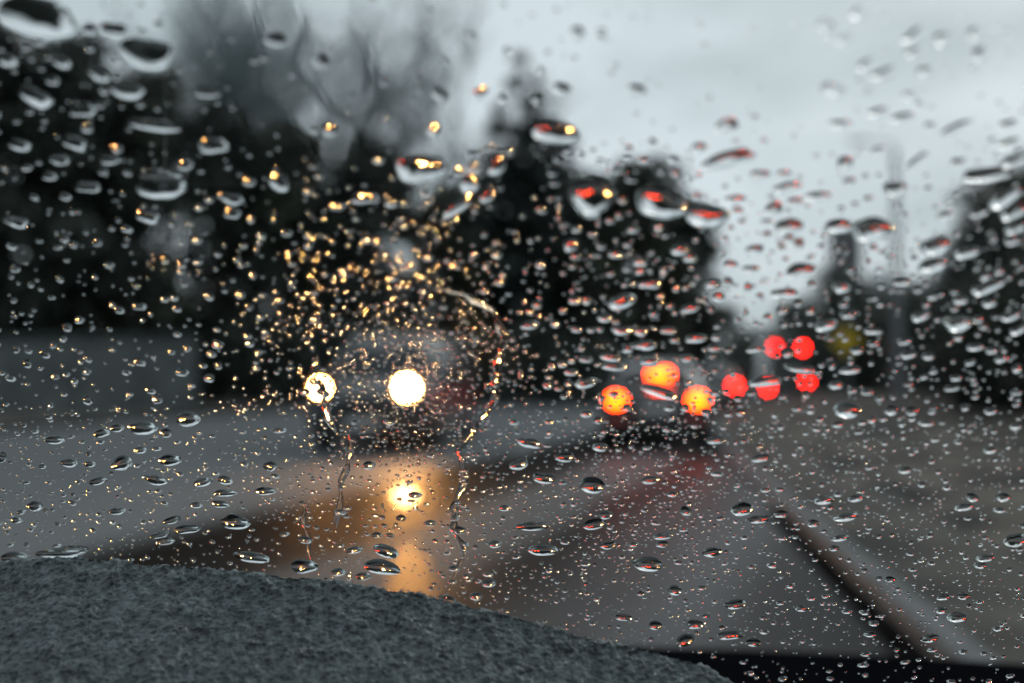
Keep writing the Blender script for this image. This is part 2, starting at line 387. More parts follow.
d = 40.0; p = at_y(846, 345, d); root = empty('road_sign', (p.x, d, 0)); tag(root, 'road sign post with yellow diamond plate below a grey board', 'road sign')
M_ST = mat('galvanised_steel', (.25, .26, .27), .45, .8)
MB().tube([(0, 0, 0), (0, 0, 6.9)], .06, 10).build('post', M_ST, root)
z1 = 1.2+(375-342)/F*d; s_ = .62
yb = mesh_obj('diamond_plate', [(0, -.09, z1-s_), (s_, -.09, z1), (0, -.09, z1+s_), (-s_, -.09, z1), (0, -.07, z1-s_), (s_, -.07, z1), (0, -.07, z1+s_), (-s_, -.07, z1)],
    [(0, 1, 2, 3), (7, 6, 5, 4), (0, 4, 5, 1), (1, 5, 6, 2), (2, 6, 7, 3), (3, 7, 4, 0)], mat('yellow_sheeting', (.55, .38, .03), .35, noise=.1), root)
for sx_ in (-.025, 0): pass
z2 = 1.2+(375-252)/F*d
MB().box(-.62, .62, -.09, -.065, z2-.85, z2+.85, .008).build('board', mat('sign_back_grey', (.11, .11, .115), .5, noise=.2), root)

d = 40.0; p = at_y(897, 300, d); hz = top(150, d)
root = empty('lamp_post', (p.x, d, 0)); tag(root, 'tall thin unlit street lamp post against the pale sky at the right', 'lamp post')
MB().tube([(0, 0, 0), (0, 0, 1.2), (0, 0, 1.21), (0, 0, hz-.3)], [.2, .19, .17, .11], 12).build('pole', M_ST, root)
arm = MB().tube([(0, 0, hz-.35), (-.1, -.02, hz-.05), (-.5, -.05, hz+.05), (-1.1, -.05, hz+.08)], [.05, .045, .04, .035], 8).build('arm', M_ST, root)
MB().box(-1.75, -1.05, -.16, .1, hz+.03, hz+.14, .03).build('lamp_head', mat('lamp_housing', (.12, .12, .13), .5), root)

# ---------------------------------------------------------------- cars
HL = 1250.0
M_HEAD = emit('headlight_glow', (1.0, .44, .13), HL)
M_TAIL_N = emit('brake_light_glow', (1.0, .042, .0008), 50)
M_TAIL_F = emit('tail_light_glow', (1.0, .010, .004), 40)
M_TAIL_M = emit('marker_light_glow', (1.0, .012, .008), 20)
M_TYRE = mat('tyre_rubber', (.015, .015, .015), .7, bump=.2, nscale=30)
M_RIM = mat('rim_metal', (.3, .3, .3), .35, .9)
M_GLS = mat('car_glass', (.012, .014, .016), .12, spec=.25)
M_PLATE = mat('number_plate', (.5, .5, .5), .4)
M_SHROUD = mat('shroud_black', (.02, .015, .011), .6)  # for the shroud added round each headlight to cut its spill
M_HEAD2 = emit('dim_headlight_glow', (1.0, .40, .10), HL*.25)
M_TRIM = mat('black_trim', (.012, .012, .012), .5)
def paint(name, c): return mat(name, c, .25, .2, coat=.6, noise=.15, nscale=3, rvar=.06)

def loft(st, m, name, parent):
    v = []; f = []; n = len(st[0][1])
    for y, sec in st: v += [(x, y, z) for x, z in sec]
    for i in range(len(st)-1):
        for k in range(n):
            j = (k+1) % n; f.append((i*n+k, i*n+j, i*n+n+j, i*n+n+k))
    f += [tuple(range(n-1, -1, -1)), tuple(range((len(st)-1)*n, len(st)*n))]
    return mesh_obj(name, v, f, m, parent)
def sect(w, z0, belt, roof, rw, sh=.06):
    h = [(0, z0), (w*.86, z0), (w*.97, z0+.10), (w, z0+.28), (w*.99, belt-sh), (w*.93, belt), (rw+.02, max(belt, roof-.10)+.001), (rw*.86, roof-.015), (0, roof+.012)]
    return h+[(-x, z) for x, z in h[-2:0:-1]]

def car(name, X, Y, face, W_, L_, H_, prof, pm, label, cat, lamps, group):
    """local frame: nose towards +Y; face=+1 we see its tail, -1 it comes towards us"""
    root = empty(name, (X, Y, 0), 0 if face > 0 else math.pi); tag(root, label, cat, group)
    w = W_/2
    loft([(y, sect(w*ws, z0, b, r, w*rs)) for (y, ws, z0, b, r, rs) in prof], pm, 'body', root)
    for sx_ in (-1, 1):
        for wy in (L_*.19, L_*.81):
            wh = empty('wheel', (sx_*(w-.1), wy, .32)); wh.parent = root
            mb = MB(); n = 20; v = []; f = []
            for (r_, q) in ((.2, -.10), (.30, -.11), (.33, -.08), (.33, .08), (.30, .11), (.2, .10)):
                v += [(q, r_*math.cos(6.283*i/n), r_*math.sin(6.283*i/n)) for i in range(n)]
            for k in range(5):
                for i in range(n): j = (i+1) % n; f.append((k*n+i, k*n+j, k*n+n+j, k*n+n+i))
            mb.add(v, f).build('tyre', M_TYRE, wh)
            mb = MB(); v = [(sx_*.07, .2*math.cos(6.283*i/n), .2*math.sin(6.283*i/n)) for i in range(n)]+[(sx_*.02, 0, 0)]
            mb.add(v, [(i, (i+1) % n, n) for i in range(n)]).build('rim', M_RIM, wh)
    return root

SED = lambda L, H: [(0, .90, .42, .72, .80, .80), (.06, .96, .30, .88, .95, .80), (.35, 1, .24, .93, 1.02, .78), (.75, 1, .22, .95, H-.16, .70), (1.25, 1, .22, .95, H-.02, .69),
    (2.1, 1, .22, .94, H, .70), (2.75, 1, .22, .93, H-.07, .70), (3.35, 1, .22, .92, .98, .80), (L-.5, .98, .24, .84, .88, .80), (L-.08, .9, .30, .68, .74, .78), (L, .82, .38, .60, .64, .7)]
def lamp(px, py, root, Y, ny, rx, rz, m, name='tail_light'):
    p = at_y(px, py, Y)                                   # world
    loc = root.matrix_world.inverted() @ p if False else None
    s = 1 if root.rotation_euler.z == 0 else -1
    l = Vector(((p.x-root.location.x)*s, (p.y-root.location.y)*s, p.z))
    hs = MB().box(l.x-rx-.03, l.x+rx+.03, min(0, 0)+l.y-.002 if s > 0 else l.y-.10, l.y+.10 if s > 0 else l.y+.002, l.z-rz-.03, l.z+rz+.03, .015).build('lamp_housing', M_TRIM, root)
    return MB().disc((l.x, l.y-.004 if s > 0 else l.y+.004, l.z), rx, rz, .03, -1 if s > 0 else 1).build(name, m, root)

# nearest car: brake lights on
Yn = 15.6; pc = at_y(657, 400, Yn)
pr = SED(4.4, 1.44)
root = car('parked_car' if False else 'car', pc.x, Yn, 1, 1.78, 4.4, 1.44, pr, paint('dark_red_grey_paint', (.03, .028, .030)), 'dark car right ahead with three bright brake lights on', 'car', None, 'cars queueing ahead')
lamp(616, 400, root, Yn, 1, .12, .09, M_TAIL_N, 'brake_light'); lamp(698, 400, root, Yn, 1, .12, .09, M_TAIL_N, 'brake_light')
def panel(name, m, root, pts, th=.02):
    v = [Vector(p) for p in pts]; nrm = (v[1]-v[0]).cross(v[2]-v[0]).normalized()*th
    k = len(v); vv = v+[p+nrm for p in v]
    f = [tuple(range(k-1, -1, -1)), tuple(range(k, 2*k))]+[(i, (i+1) % k, (i+1) % k+k, i+k) for i in range(k)]
    return mesh_obj(name, vv, f, m, root)
def rear_glass(root, H, w=.56):
    panel('rear_window', M_GLS, root, [(-w-.06, .36, 1.035), (w+.06, .36, 1.035), (w-.05, .74, H-.17), (-w+.05, .74, H-.17)])
rear_glass(root, 1.44)
MB().box(-.26, .26, -.02, 0, .62, .73, .004).build('number_plate', M_PLATE, root)
MB().box(-.80, .80, -.09, .12, .34, .54, .04).build('bumper', M_TRIM, root)
p3 = at_y(660, 374, Yn+.5)
bl = MB().box(p3.x-pc.x-.16, p3.x-pc.x+.16, .44, .50, p3.z-.055, p3.z+.055, .01).build('brake_light', M_TAIL_N, root)
for s_ in (-1, 1): MB().box(s_*.95-.08, s_*.95+.08, 2.55, 2.68, .95, 1.08, .02).build('mirror', M_TRIM, root)

# second car, partly hidden by the first
Y2 = 34.0; q = at_y(717, 386, Y2)
root = car('car', q.x, Y2, 1, 1.75, 4.3, 1.46, SED(4.3, 1.46), paint('grey_paint', (.06, .062, .065)), 'grey car farther ahead, half hidden behind the nearest one', 'car', None, 'cars queueing ahead')
lamp(735, 386, root, Y2, 1, .14, .11, M_TAIL_F); lamp(701, 386, root, Y2, 1, .14, .11, M_TAIL_F)
rear_glass(root, 1.46); MB().box(-.26, .26, -.02, 0, .62, .73, .004).build('number_plate', M_PLATE, root)
MB().box(-.8, .8, -.09, .12, .34, .54, .04).build('bumper', M_TRIM, root)

# delivery van with four red lamps
Y3 = 50.0; q = at_y(788, 375, Y3)
VAN = [(0, .97, .38, 1.2, 2.85, .93), (.05, 1, .30, 1.2, 2.9, .95), (3.6, 1, .28, 1.2, 2.9, .95), (3.7, 1, .28, 1.2, 2.2, .9), (4.6, 1, .28, 1.2, 1.9, .85), (5.1, .98, .28, 1.05, 1.12, .85), (5.7, .9, .32, .8, .86, .8), (5.8, .85, .4, .7, .74, .75)]
root = car('delivery_van', q.x, Y3, 1, 2.1, 5.8, 2.9, VAN, paint('van_paint', (.09, .09, .09)), 'tall dark delivery van ahead with two red lights high and two low', 'van', None, 'cars queueing ahead')
for (px, py, m_) in ((768, 388, M_TAIL_F), (807, 381, M_TAIL_F), (775, 347, M_TAIL_M), (803, 348, M_TAIL_F)): lamp(px, py, root, Y3, 1, .14, .14, m_)
for s_ in (-1, 1):
    dr = MB().box(min(s_*.02, s_*.86), max(s_*.02, s_*.86), -.02, .01, .55, 2.6, .008).build('rear_door', paint('van_paint', (.09, .09, .09)), root)
    MB().box(s_*.08-.02, s_*.08+.02, -.06, -.02, 1.3, 1.5, .005).build('handle', M_TRIM, dr)

# oncoming van, headlights on
Y4 = 14.5; a = at_y(320, 388, Y4); b_ = at_y(407, 388, Y4); cx = (a.x+b_.x)/2
MPV = [(0, .86, .35, .95, 1.72, .72), (.08, .97, .28, 1.05, 1.86, .78), (.5, 1, .24, 1.08, 1.92, .78), (1.8, 1, .22, 1.08, 1.94, .78), (3.0, 1, .22, 1.08, 1.88, .76), (3.4, 1, .22, 1.07, 1.68, .74),
       (4.05, 1, .22, 1.05, 1.15, .80), (4.5, .97, .24, .95, 1.02, .80), (4.75, .9, .30, .82, .88, .76), (4.8, .84, .38, .7, .76, .7)]
root = car('people_carrier', cx, Y4+4.8, -1, 1.95, 4.8, 1.94, [(y, ws, z0, b, r, rs) for (y, ws, z0, b, r, rs) in MPV], paint('black_paint', (.02, .02, .022)), 'dark oncoming van with two blazing warm headlights', 'van', None, None)
root.location.y = Y4+4.8
for px in (320, 407):
    p = at_y(px, 388, Y4+.19); l = Vector((-(p.x-cx), 4.82, p.z))
    MB().box(l.x-.19, l.x+.19, 4.2, 4.55, l.z-.16, l.z+.14, .03).build('lamp_housing', M_TRIM, root)
    rr_ = .115 if px > 350 else .085
    tw = (CAM-p); yaw = math.atan2(tw.x, -tw.y)*.92                # added dark shroud, aimed near the camera, keeps lamp light off the road
    hd = empty('headlight'); hd.parent = root; hd.location = (l.x, 4.60, l.z); hd.rotation_euler = (0, 0, yaw)
    n = 28; v = []; f = []
    for (k_, q) in ((1.02, -.03), (1.12, .07), (1.55, .25), (1.65, .25), (1.5, .0), (1.1, -.04)):
        v += [(rr_*k_*math.cos(6.2832*i/n), q, rr_*k_*math.sin(6.2832*i/n)) for i in range(n)]
    for k_ in range(5):
        for i in range(n): j = (i+1) % n; f.append((k_*n+i, k_*n+j, k_*n+n+j, k_*n+n+i))
    f.append(tuple(range(5*n, 6*n)))
    mesh_obj('added_lamp_shroud', v, f, M_SHROUD, hd, True)
    MB().disc((0, 0, 0), rr_, rr_, .02, 1, 24).build('lamp_lens', M_HEAD if px > 350 else M_HEAD2, hd)
panel('windscreen', M_GLS, root, [(-.68, 4.03, 1.19), (-.60, 3.43, 1.66), (.60, 3.43, 1.66), (.68, 4.03, 1.19)], -.02)
gr = MB().box(-.45, .45, 4.78, 4.84, .62, .84, .02).build('grille', M_TRIM, root)
MB().box(-.26, .26, 4.86, 4.875, .42, .53, .004).build('number_plate', M_PLATE, root)
MB().box(-.85, .85, 4.70, 4.86, .30, .56, .05).build('bumper', M_TRIM, root)
for s_ in (-1, 1): MB().box(s_*1.05-.09, s_*1.05+.09, 3.45, 3.6, 1.12, 1.32, .03).build('mirror', M_TRIM, root)

# ---------------------------------------------------------------- the car we sit in
RAKE = R(50)
PO = Vector((0, .5, CAM.z-.0927)); PU = Vector((0, -math.cos(RAKE), math.sin(RAKE))); PR = Vector((1, 0, 0)); PN = Vector((0, math.sin(RAKE), math.cos(RAKE)))
def pane_uv(px, py):
    d = ray(px, py); t = (PO-CAM).dot(PN)/d.dot(PN); p = CAM+d*t-PO; return p.dot(PR), p.dot(PU)
def pane_pt(u, v, h=0.0): return PO+PR*u+PU*v+PN*h

ME = empty('car', (.1, .6, 0)); tag(ME, 'the car one looks out of: rain covered windscreen over a dark grained dashboard', 'car')
def own(o, parent=None):
    o.parent = parent or ME; o.matrix_parent_inverse = Matrix.Identity(4)
    if parent is None: o.matrix_parent_inverse = Matrix.Translation((-.1, -.6, 0))
    return o
mg = bpy.data.materials.new('clear_glass'); mg.use_nodes = True; t = mg.node_tree; t.nodes.clear()
o_ = t.nodes.new('ShaderNodeOutputMaterial'); tr_ = t.nodes.new('ShaderNodeBsdfTransparent'); tr_.inputs[0].default_value = (.95, .975, .97, 1); t.links.new(tr_.outputs[0], o_.inputs[0])
VB, VT, UL, UR = -.15, .62, -.66, .86
ws = own(mesh_obj('windscreen', [pane_pt(UL, VB), pane_pt(UR, VB), pane_pt(UR-.12, VT), pane_pt(UL+.12, VT)], [(0, 1, 2, 3)], mg))
M_INT = mat('black_plastic', (.02, .022, .024), .6, bump=.15, nscale=60)
def quad_slab(name, a, b, c, d, th, m):
    n = (Vector(b)-Vector(a)).cross(Vector(d)-Vector(a)).normalized()*th
    v = [Vector(x) for x in (a, b, c, d)]; v += [x-n for x in v]
    return own(mesh_obj(name, v, [(0, 1, 2, 3), (7, 6, 5, 4), (0, 4, 5, 1), (1, 5, 6, 2), (2, 6, 7, 3), (3, 7, 4, 0)], m))
# pillars, roof and seal round the glass
quad_slab('pillar', pane_pt(UL-.1, VB-.1), pane_pt(UL, VB-.1), pane_pt(UL+.12, VT+.02), pane_pt(UL+.02, VT+.02), .04, M_INT)
quad_slab('pillar', pane_pt(UR, VB-.1), pane_pt(UR+.1, VB-.1), pane_pt(UR-.02, VT+.02), pane_pt(UR-.12, VT+.02), .04, M_INT)
rz = pane_pt(0, VT).z; ry = pane_pt(0, VT).y
own(MB().box(-.62, .82, -1.6, ry, rz, rz+.05, .01).build('roof', M_INT))
own(MB().box(-.85, .95, -1.7, -1.2, .3, rz+.02, .03).build('rear_seat', mat('seat_fabric', (.03, .03, .033), .9, noise=.2, nscale=20)))
# bonnet and cowl outside
v = []; f = []; nx, ny = 24, 10
for j in range(ny+1):
    for i in range(nx+1):
        s = i/nx*2-1; t_ = j/ny; y = .60+1.15*t_-.16*s*s*t_; x = .1+s*(.72+.0*t_)
        v.append((x, y, .974-.07*t_-.215*t_**2-.04*s**4*t_))
for j in range(ny):
    for i in range(nx): a = j*(nx+1)+i; f.append((a, a+1, a+nx+2, a+nx+1))
bn = own(mesh_obj('bonnet', v, f, mat('black_car_paint', (.004, .004, .005), .8, spec=0.0), None, True))

# dashboard: instrument hood with a grained crumpled skin
def hood():
    nx, ny = 640, 300; sil = [(-420, 690), (-360, 600), (-260, 552), (-120, 545), (0, 562), (60, 556), (150, 563), (230, 570), (330, 580), (430, 596), (520, 618), (600, 640), (660, 652), (700, 664), (745, 690), (800, 740), (900, 830)]
    xs = np.linspace(-430, 900, nx+1); sy = np.interp(xs, [a for a, _ in sil], [b for _, b in sil])
    M3 = np.array(MW.to_3x3()); v = np.zeros((ny+1, nx+1, 3))
    for j in range(ny+1):
        t = j/ny
        # edge of the hood sits close under the glass; the skin then rolls down towards the driver
        Y = .462-.135*t; drop = 0.010*(1-np.exp(-t*9)) + .062*t + .05*t*t
        d = np.stack([(xs-W/2)/F, (H/2-sy)/F, -np.ones_like(xs)], 1) @ M3.T
        e = d*(.462/d[:, 1])[:, None]
        v[j, :, 0] = e[:, 0]*(1-.25*t); v[j, :, 1] = Y; v[j, :, 2] = CAM.z+e[:, 2]-drop
    return v, nx, ny
v, nx, ny = hood()
# back flank down towards the glass foot
back = v[0:1].copy(); back[..., 1] += .006; back[..., 2] -= .02
back2 = back.copy(); back2[..., 1] += .02; back2[..., 2] -= .10
v = np.concatenate([back2, back, v], 0)
rows = v.shape[0]
idx = np.arange(rows*(nx+1)).reshape(rows, nx+1)
f = np.stack([idx[:-1, :-1], idx[:-1, 1:], idx[1:, 1:], idx[1:, :-1]], -1).reshape(-1, 4)[:, ::-1]
md = bpy.data.materials.new('grained_dashboard'); md.use_nodes = True; t = md.node_tree; b = t.nodes['Principled BSDF']
co = t.nodes.new('ShaderNodeTexCoord'); n1 = t.nodes.new('ShaderNodeTexNoise'); n1.inputs['Scale'].default_value = 220; n1.inputs['Detail'].default_value = 4
t.links.new(co.outputs['Object'], n1.inputs['Vector']); r_ = t.nodes.new('ShaderNodeValToRGB')
r_.color_ramp.elements[0].position = .35; r_.color_ramp.elements[0].color = (.05, .062, .064, 1); r_.color_ramp.elements[1].position = .7; r_.color_ramp.elements[1].color = (.20, .238, .243, 1)
t.links.new(n1.outputs['Fac'], r_.inputs['Fac']); t.links.new(r_.outputs[0], b.inputs['Base Color']); b.inputs['Roughness'].default_value = .33
vb = t.nodes.new('ShaderNodeTexVoronoi'); vb.inputs['Scale'].default_value = 520; t.links.new(co.outputs['Object'], vb.inputs['Vector'])
bp = t.nodes.new('ShaderNodeBump'); bp.inputs['Strength'].default_value = .8; bp.inputs['Distance'].default_value = .0012; t.links.new(vb.outputs['Distance'], bp.inputs['Height']); t.links.new(bp.outputs[0], b.inputs['Normal'])
dash = own(quick('dashboard', v.reshape(-1, 3), f, md, None)); dash.data.polygons.foreach_set('use_smooth', [True]*len(dash.data.polygons))
tx = bpy.data.textures.new('grain', 'VORONOI'); tx.noise_scale = .0024; tx.distance_metric = 'DISTANCE'; tx.noise_intensity = 1.0
tx2 = bpy.data.textures.new('crumple', 'CLOUDS'); tx2.noise_scale = .012; tx2.noise_depth = 3
for tt, s in ((tx, .0022), (tx2, .0042)):
    mo = dash.modifiers.new('skin', 'DISPLACE'); mo.texture = tt; mo.strength = s; mo.mid_level = .5; mo.texture_coords = 'LOCAL'
# flat dashboard deck under the rest of the glass
deck = own(mesh_obj('dashboard_deck', [(-.75, .60, .985), (.9, .60, .985), (.9, .55, .985), (-.75, .55, .985), (-.75, .2, .97), (.9, .2, .97), (-.75, .12, .8), (.9, .12, .8)],
    [(0, 1, 2, 3), (3, 2, 5, 4), (4, 5, 7, 6)], M_INT))

# ---------------------------------------------------------------- water on the glass
def water(name, rough=0.0, tint=(1, 1, 1)):
    m = bpy.data.materials.new(name); m.use_nodes = True; t = m.node_tree; t.nodes.clear()
    o = t.nodes.new('ShaderNodeOutputMaterial'); g_ = t.nodes.new('ShaderNodeBsdfGlass'); g_.distribution = 'BECKMANN'
    g_.inputs['Color'].default_value = (*tint, 1); g_.inputs['Roughness'].default_value = rough; g_.inputs['IOR'].default_value = 1.333
    t.links.new(g_.outputs[0], o.inputs[0]); return m
M_WATER = water('rain_water', 0.0); M_WATER_R = water('rain_water_soft', 0.02)

def profile(r, ca):
    s = math.sin(ca); return (math.sqrt(max(0, 1-(r*s)**2))-math.cos(ca))/s
def drop_mesh(px, py, w, h, ang, ca, rng, lobes=True, seg=None, rings=None):
    """closed lens of water: flat on the glass, domed outside. Returns verts (pane-local metres) and faces"""
    u0, v0 = pane_uv(px, py); e = 1.0
    ux, vx = pane_uv(px+e, py); uy, vy = pane_uv(px, py+e)
    J = np.array([[ux-u0, uy-u0], [vx-v0, vy-v0]])
    size = max(w, h)
    seg = seg or (28 if size > 16 else 18 if size > 7 else 9); rings = rings or (8 if size > 16 else 6 if size > 7 else 4)
    ca_, sa_ = math.cos(-ang), math.sin(-ang)
    th = np.arange(seg)*2*math.pi/seg
    k = np.ones(seg)
    if lobes:
        for q, amp in ((2, .08), (3, .11), (4, .07), (5, .04)) if py < 410 else ((2, .05), (3, .06), (4, .04), (5, .03)):
            k += amp*rng.uniform(-1, 1)*np.cos(q*th+rng.uniform(0, 6.28))
    sq = .9 if py < 410 else 1.04; X = np.sign(np.cos(th))*np.abs(np.cos(th))**sq*w/2*k; Y = np.sign(np.sin(th))*np.abs(np.sin(th))**sq*h/2*k
    P = J @ np.stack([X*ca_-Y*sa_, X*sa_+Y*ca_])
    mr = np.sqrt(abs(np.linalg.det(J))*w*h)/2*.5+.5*min(np.linalg.norm(J@np.array([-sa_, ca_]))*h/2, np.linalg.norm(J@np.array([ca_, sa_]))*w/2)
    V = []; Fc = []
    cy_ = -(rng.uniform(.22, .34) if py < 410 else rng.uniform(.14, .26))                      # water sags to the lower side
    for r in np.linspace(1, 0, rings+1)[:-1]:
        r = math.sin(r*math.pi/2)
        hh = profile(r, ca)*mr
        sh = (1-r*r)*cy_*np.linalg.norm(J[:, 1])*h
        for i in range(seg): V.append((u0+P[0, i]*r, v0+P[1, i]*r+sh, hh))
    V.append((u0, v0+cy_*np.linalg.norm(J[:, 1])*h, profile(0, ca)*mr))
    for k_ in range(rings-1):
        for i in range(seg): j = (i+1) % seg; Fc.append((k_*seg+i, k_*seg+j, (k_+1)*seg+j, (k_+1)*seg+i))
    top_ = len(V)-1; b0 = (rings-1)*seg
    for i in range(seg): Fc.append((b0+i, b0+(i+1) % seg, top_))
    nb = len(V)                                           # skirt and flat back, separate verts for a crisp rim
    for z in (-.0002,):
        for i in range(seg): V.append((u0+P[0, i], v0+P[1, i], z))
    for i in range(seg): V.append((u0+P[0, i], v0+P[1, i], -.0002))
    n3 = len(V)
    for i in range(seg): V.append(V[i])
    for i in range(seg): j = (i+1) % seg; Fc.append((n3+i, nb+i, nb+j, n3+j))
    Fc.append(tuple(nb+seg+i for i in range(seg-1, -1, -1)))
    return V, Fc, (u0, v0)

DROPS = [ # px, py, w, h, tilt
(323,393,15,9,-20),(313,381,10,8,0),(305,392,8,7,0),
(38,18,82,40,-12),(147,54,54,32,-8),(36,97,36,17,-25),(83,110,26,14,0),(62,62,20,11,-30),(155,125,50,13,-8),(128,91,36,15,-10),(207,92,24,12,-5),(75,143,26,13,-25),
(60,160,19,10,0),(50,176,15,9,0),(88,187,25,11,0),(161,185,52,28,0),(213,145,30,17,0),(279,182,24,15,-40),(231,198,26,12,-15),(232,213,18,10,-10),(148,216,24,14,-20),(17,222,24,11,-8),(20,145,22,12,-20),(276,40,22,15,-10),
(115,30,30,14,-10),(322,62,18,14,0),(330,130,16,12,0),(100,75,22,12,-20),(110,160,20,9,0),(185,165,16,10,0),(8,60,20,14,-20),
(421,168,50,30,0),(365,198,28,12,0),(497,166,22,14,55),(488,196,18,10,30),(556,133,46,21,-3),(592,197,46,38,-8),(660,203,52,30,-15),(706,216,42,24,-8),
(562,89,20,12,-20),(637,89,22,9,-15),(440,94,20,12,-35),(480,93,17,12,35),(577,33,16,14,0),(434,130,14,14,0),(503,98,10,10,0),(537,100,10,10,0),
(727,125,24,13,10),(728,159,56,15,15),(699,147,16,9,0),(760,174,20,8,5),(784,174,15,8,0),(787,187,30,9,10),(735,199,22,8,5),(795,201,16,8,0),(818,196,26,9,5),(774,208,18,13,10),(845,163,15,15,0),(849,181,14,7,15),
(861,12,24,12,20),(826,25,20,11,-5),(846,38,20,9,30),(915,35,26,12,25),(943,39,22,13,15),(974,33,16,11,10),(980,54,18,14,30),(914,52,20,10,5),(925,71,18,10,0),(867,64,20,11,30),(885,73,26,11,15),(911,95,19,9,5),(833,90,28,13,-15),
(841,124,26,8,0),(878,112,22,9,10),(903,117,24,9,12),(930,126,12,8,0),(956,127,36,7,25),(1008,124,22,8,12),(1008,143,24,8,15),(958,162,16,8,10),(985,175,48,14,3),(895,189,26,14,5),(917,160,28,6,35),(877,150,14,7,20),(1015,160,30,10,20),
(945,215,16,8,10),(978,213,20,8,10),(872,230,40,26,5),(838,226,24,14,3),(789,226,30,14,5),(935,246,32,18,12),(932,265,30,14,12),(965,252,26,14,10),(1004,198,34,17,30),(1013,212,28,14,25),(1015,228,22,12,15),(1011,240,16,12,5),
(755,249,18,9,5),(730,264,16,8,3),(751,269,16,8,5),(799,243,10,11,0),(800,270,30,14,12),(784,293,28,9,3),(712,284,16,10,0),(690,258,14,8,0),(718,296,14,9,0),(690,308,20,9,12),(696,338,22,9,5),(687,358,14,9,0),(748,287,8,9,0),
(841,287,18,12,0),(901,282,18,8,0),(848,314,17,9,0),(826,325,24,11,20),(920,316,19,10,10),(987,287,36,12,20),(960,300,15,9,5),(989,303,15,8,5),(957,323,32,16,5),(873,331,18,7,0),(1010,316,22,9,15),(1018,330,18,8,25),(904,341,15,7,3),(908,355,15,7,5),
(928,356,13,7,0),(975,347,17,7,3),(857,350,15,7,10),(755,349,17,7,5),(766,381,34,10,5),(800,368,32,9,-8),(850,370,21,8,5),(836,385,15,8,10),(867,392,13,6,0),(956,378,13,5,3),(952,388,16,6,8),(847,410,28,16,0),(891,410,15,10,5),(912,411,14,9,5),(990,411,13,7,0),(965,407,11,7,10),(926,423,17,6,0),
(613,366,26,9,-8),(586,383,24,9,12),(628,348,15,9,0),(645,345,24,10,5),(622,301,30,14,18),(622,330,22,9,0),(650,284,22,9,5),(571,245,16,12,20),(605,318,15,8,0),(586,359,14,7,0),(611,357,22,8,-5),(571,372,14,7,0),(650,361,20,8,5),(659,392,40,10,-18),(680,250,18,10,0),(640,262,14,8,0),(668,330,16,8,0),(575,300,14,8,0),(530,325,18,8,10),
(188,419,25,15,0),(143,428,30,13,0),(102,433,18,8,5),(117,428,15,8,0),(166,433,13,9,-10),(69,463,18,8,-5),(90,464,12,6,0),(122,463,22,15,20),(170,460,24,11,0),(98,481,20,7,10),(155,480,26,9,-12),(203,482,20,9,15),(225,480,15,9,-15),(35,506,17,10,-5),(117,511,19,7,5),(196,505,13,6,0),(220,504,19,7,-8),(225,493,24,7,0),
(235,522,30,15,-5),(187,529,28,9,5),(172,520,19,7,15),(160,535,22,6,10),(165,541,19,8,5),(14,557,27,11,3),(62,553,54,10,2),(75,548,26,6,0),(48,563,13,6,0),(34,572,15,7,0),(252,557,36,11,-8),(304,566,28,14,0),(304,582,15,9,0),(2,457,10,11,0),(265,491,22,8,0),(17,520,12,6,0),(270,466,14,10,0),(305,540,14,7,-10),(140,450,14,7,0),(55,440,20,8,0),
(369,465,13,9,10),(415,495,14,7,0),(401,518,11,6,0),(382,567,38,15,-12),(386,551,26,13,-20),(354,550,18,7,10),(338,572,15,8,0),(363,576,15,8,0),(377,535,11,6,0),(430,523,13,6,0),(448,600,19,10,-20),(476,596,13,9,0),(543,550,32,11,0),(533,526,34,9,3),(544,478,24,11,-5),(519,464,20,11,15),(530,443,26,10,-10),(565,457,20,10,5),(592,485,26,17,0),(594,524,24,11,10),(495,544,13,8,0),(489,583,15,8,5),
(460,530,13,8,0),(505,508,14,6,0),(600,447,16,9,0),
(648,564,30,15,-3),(742,509,22,14,10),(686,511,13,9,-20),(759,519,24,8,8),(781,514,15,7,5),(824,500,20,9,8),(856,498,18,7,8),(813,523,13,8,0),(846,517,26,8,10),(712,552,20,10,8),(675,590,15,11,0),(663,536,20,7,5),(662,544,13,7,5),(735,604,22,10,5),(695,624,17,10,0),(685,640,19,13,25),(730,635,28,9,3),(753,642,16,9,0),(655,625,15,9,0),(623,617,19,7,-5),
(840,538,19,6,8),(834,548,11,6,0),(930,638,20,8,12),(943,597,15,6,5),(957,617,22,10,0),(963,596,13,7,0),(941,610,13,7,0),(964,507,20,7,8),(972,497,13,9,-20),(1003,497,15,9,0),(1015,540,24,13,15),(985,558,19,7,5),(870,634,13,6,0),(890,579,11,6,0),(980,565,13,7,0),(608,545,17,8,5),(606,515,15,8,5),(802,608,14,7,5),(715,440,18,8,5),(760,458,20,8,8),(650,480,18,8,5),(905,470,15,7,5),(990,450,14,7,5),
]
def faint(px, py):       # flatter drops where the glass looks almost dry (upper right sky)
    if py < 130 and px > 430: return R(random.uniform(32, 50))
    if px > 700 and py < 215: return R(random.uniform(42, 62))
    if px < 400 and py < 330: return R(random.uniform(40, 53))
    return R(random.uniform(55, 68)) if py < 410 else R(random.uniform(42, 56))
